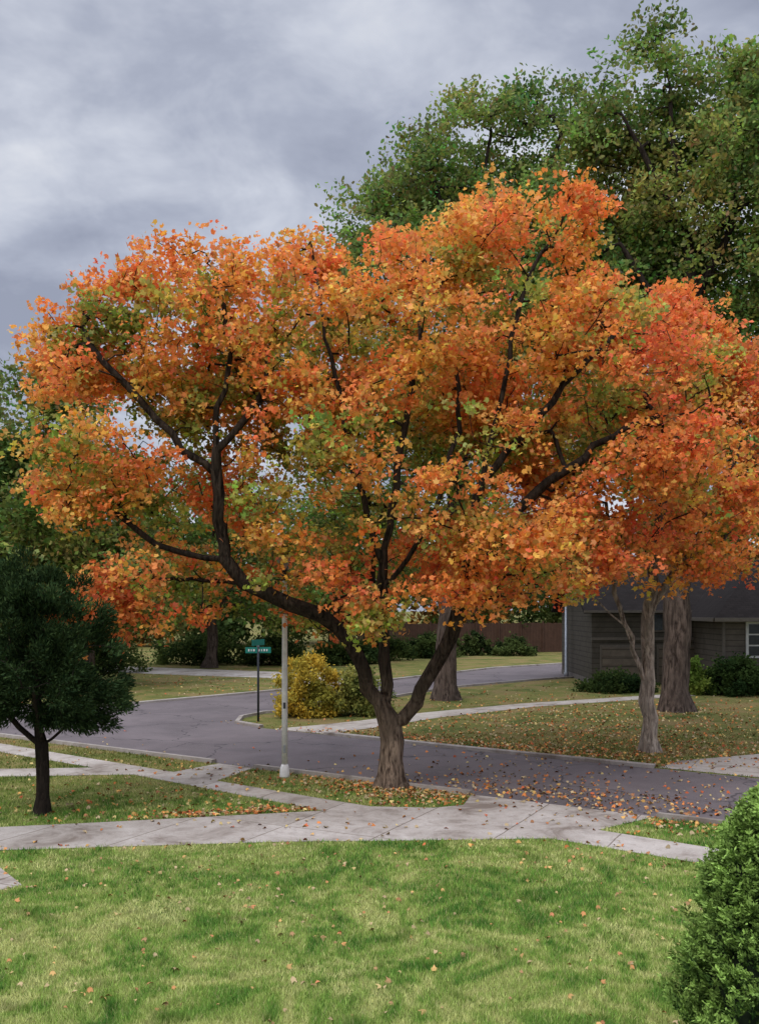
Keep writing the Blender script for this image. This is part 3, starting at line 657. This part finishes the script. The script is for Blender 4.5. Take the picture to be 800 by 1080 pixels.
# ------------------------------------------------------------ house
def house():
    p = empty('suburban_house')
    side = siding_mat('house_siding', (0.095, 0.083, 0.068), 0.3); roof = shingle_mat('roof_shingle', (0.028, 0.023, 0.021))
    trim = simple_mat('house_trim', (0.62, 0.62, 0.6), 0.6, 0.08); dark = simple_mat('window_glass', (0.03, 0.035, 0.045), 0.15, 0.2)
    dtrim = simple_mat('dark_trim', (0.14, 0.12, 0.10), 0.6, 0.1)
    gar = siding_mat('garage_door', (0.165, 0.135, 0.105), 0.5); found = simple_mat('foundation', (0.15, 0.13, 0.115), 0.9)
    x0, x1, y0, y1, e = 12.3, 20.5, 55.0, 64.0, 4.4
    box('foundation', ((x0+x1)/2, (y0+y1)/2, 0.15), (x1-x0+0.06, y1-y0+0.06, 0.3), found, p)
    box('main_walls', ((x0+x1)/2, (y0+y1)/2, (e+0.3)/2), (x1-x0, y1-y0, e-0.3), side, p)
    box('upper_storey_band', ((x0+x1)/2, y0-0.06, 2.65), (x1-x0+0.1, 0.12, 0.16), dtrim, p)
    ym = (y0+y1)/2; o = 0.6; zr = 7.2
    V = [(x0-o, y0-o, e-0.1), (x1+o, y0-o, e-0.1), (x1+o, y1+o, e-0.1), (x0-o, y1+o, e-0.1), (x0-o, ym, zr), (x1+o, ym, zr)]
    V += [(a, b, c-0.18) for a, b, c in V]
    F = [[0, 1, 5, 4], [2, 3, 4, 5], [6, 10, 11, 7], [8, 11, 10, 9], [0, 6, 7, 1], [2, 8, 9, 3], [0, 4, 10, 6], [4, 3, 9, 10], [1, 7, 11, 5], [5, 11, 8, 2]]
    obj_from('main_roof', V, F, roof, p)
    for nm, xx in (('gable_left', x0), ('gable_right', x1)):
        obj_from(nm, [(xx-0.02, y0, e-.01), (xx-0.02, y1, e-.01), (xx-0.02, ym, zr-0.3), (xx+0.02, y0, e-.01), (xx+0.02, y1, e-.01), (xx+0.02, ym, zr-0.3)], [[0, 1, 2], [3, 5, 4], [0, 2, 5, 3], [1, 4, 5, 2]], side, p)
    box('gutter', ((x0+x1)/2, y0-o-0.06, e-0.17), (x1-x0+2*o, 0.12, 0.14), dtrim, p)
    for cx in (14.1, 17.4):
        box('garage_frame', (cx, y0-0.03, 1.15), (2.7, 0.06, 2.3), dtrim, p)
        for k in range(4): box('garage_panel', (cx, y0-0.075, 0.27+k*0.54), (2.46, 0.05, 0.52), gar, p, 0.01)
    for cx in (16.4,):
        box('window_frame', (cx, y0-0.04, 3.6), (1.5, 0.08, 1.1), dtrim, p)
        for k in (-1, 1): box('window_pane', (cx+k*0.35, y0-0.09, 3.6), (0.62, 0.03, 0.92), dark, p)
    a0, a1, b0, b1, e2 = 18.2, 29.0, 50.2, 58.5, 4.0
    box('wing_foundation', ((a0+a1)/2, (b0+b1)/2, 0.14), (a1-a0+0.05, b1-b0+0.05, 0.28), found, p)
    wing = siding_mat('wing_siding', (0.13, 0.11, 0.09), 0.3)
    box('wing_walls', ((a0+a1)/2, (b0+b1)/2, (e2+0.28)/2), (a1-a0, b1-b0, e2-0.28), wing, p)
    o = 0.75; z = e2-0.08; bm_ = (b0+b1)/2
    V = [(a0-o, b0-o, z), (a1+o, b0-o, z), (a1+o, b1+o, z), (a0-o, b1+o, z), (a0+3.4, bm_, 7.2), (a1-3.4, bm_, 7.2)]
    V += [(q, w, c-0.16) for q, w, c in V[:4]]
    F = [[0, 1, 5, 4], [1, 2, 5], [2, 3, 4, 5], [3, 0, 4], [0, 6, 7, 1], [1, 7, 8, 2], [2, 8, 9, 3], [3, 9, 6, 0], [6, 9, 8, 7]]
    obj_from('wing_roof', V, F, roof, p)
    box('fascia', ((a0+a1)/2, b0-o-0.04, z-0.09), (a1-a0+2*o, 0.06, 0.2), dtrim, p)
    box('fascia_side', (a0-o-0.04, (b0+b1)/2, z-0.09), (0.06, b1-b0+2*o-0.1, 0.2), dtrim, p)
    for cx in (20.3, 24.0):
        box('window_frame', (cx, b0-0.05, 2.75), (1.9, 0.1, 1.9), trim, p)
        for i in (-1, 1):
            for j in (-1, 0, 1): box('window_pane', (cx+i*0.43, b0-0.11, 2.75+j*0.58), (0.76, 0.03, 0.5), dark, p)
    box('corner_board', (a0-0.01, b0-0.02, (e2+0.28)/2), (0.14, 0.1, e2-0.4), dtrim, p)
    box('chimney', (23.5, 55.5, 6.6), (0.9, 0.7, 2.0), simple_mat('chimney_brick', (0.2, 0.09, 0.06), 0.9, 0.3), p)
house()

# ------------------------------------------------------------ world, sun, camera
w = bpy.data.worlds.new('World'); scene.world = w; w.use_nodes = True
nt = w.node_tree; nt.nodes.clear(); out = nt.nodes.new('ShaderNodeOutputWorld')
SD = Vector((-0.42, -0.62, 0.82)).normalized()
sky = nt.nodes.new('ShaderNodeTexSky'); sky.sky_type = 'NISHITA'; sky.sun_disc = False
sky.sun_elevation = math.asin(SD.z); sky.sun_rotation = math.atan2(SD.x, SD.y)
tc = nt.nodes.new('ShaderNodeTexCoord'); sp = nt.nodes.new('ShaderNodeSeparateXYZ'); nt.links.new(tc.outputs['Generated'], sp.inputs[0])
zc = math_(nt, 'ADD', math_(nt, 'MAXIMUM', sp.outputs[2], 0.0), 0.3)
cb = nt.nodes.new('ShaderNodeCombineXYZ')
nt.links.new(math_(nt, 'DIVIDE', sp.outputs[0], zc), cb.inputs[0]); nt.links.new(math_(nt, 'DIVIDE', sp.outputs[1], zc), cb.inputs[1]); cb.inputs[2].default_value = 1.9
n1 = noise_(nt, cb.outputs[0], 1.7, 5, 0.5, 0.35); n2 = noise_(nt, cb.outputs[0], 5.0, 5, 0.6, 0.3)
f = math_(nt, 'ADD', math_(nt, 'MULTIPLY', n1, 0.66), math_(nt, 'MULTIPLY', n2, 0.34))
band = math_(nt, 'SUBTRACT', 1.0, math_(nt, 'DIVIDE', math_(nt, 'ABSOLUTE', math_(nt, 'SUBTRACT', sp.outputs[2], 0.40)), 0.13), clamp=True)
f = math_(nt, 'ADD', f, math_(nt, 'MULTIPLY', band, 0.085))
cl = ramp(nt, f, [(0.40, (0.33, 0.36, 0.46)), (0.48, (0.43, 0.465, 0.57)), (0.56, (0.61, 0.645, 0.74)), (0.65, (0.82, 0.84, 0.89))])
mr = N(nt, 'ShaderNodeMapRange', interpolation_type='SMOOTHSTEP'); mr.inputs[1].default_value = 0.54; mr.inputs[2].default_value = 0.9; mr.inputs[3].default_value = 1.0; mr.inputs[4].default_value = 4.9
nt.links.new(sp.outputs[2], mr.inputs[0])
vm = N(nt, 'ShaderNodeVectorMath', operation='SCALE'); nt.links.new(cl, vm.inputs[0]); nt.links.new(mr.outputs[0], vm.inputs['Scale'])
b1 = nt.nodes.new('ShaderNodeBackground'); b1.inputs[1].default_value = 0.1; nt.links.new(sky.outputs[0], b1.inputs[0])
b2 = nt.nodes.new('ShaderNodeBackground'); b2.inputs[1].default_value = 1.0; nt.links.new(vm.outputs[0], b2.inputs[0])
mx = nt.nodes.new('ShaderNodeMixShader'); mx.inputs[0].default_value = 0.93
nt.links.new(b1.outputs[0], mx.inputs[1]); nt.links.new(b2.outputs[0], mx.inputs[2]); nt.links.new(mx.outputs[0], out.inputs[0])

sl = bpy.data.lights.new('sun', 'SUN'); sl.energy = 1.4; sl.angle = math.radians(16); sl.color = (1, 0.95, 0.88)
so = bpy.data.objects.new('sun', sl); COL.objects.link(so); so.rotation_euler = SD.to_track_quat('Z', 'Y').to_euler()

cam = bpy.data.cameras.new('camera'); co = bpy.data.objects.new('camera', cam); COL.objects.link(co)
co.location = (0, 0, CAMH); co.rotation_euler = (math.radians(90), 0, 0)
cam.sensor_fit = 'VERTICAL'; cam.sensor_height = 36; cam.lens = 36*1000/1080; cam.shift_y = 100/1080
cam.clip_start = 0.1; cam.clip_end = 2000
scene.camera = co
scene.view_settings.view_transform = 'Standard'; scene.view_settings.look = 'None'; scene.view_settings.exposure = 0
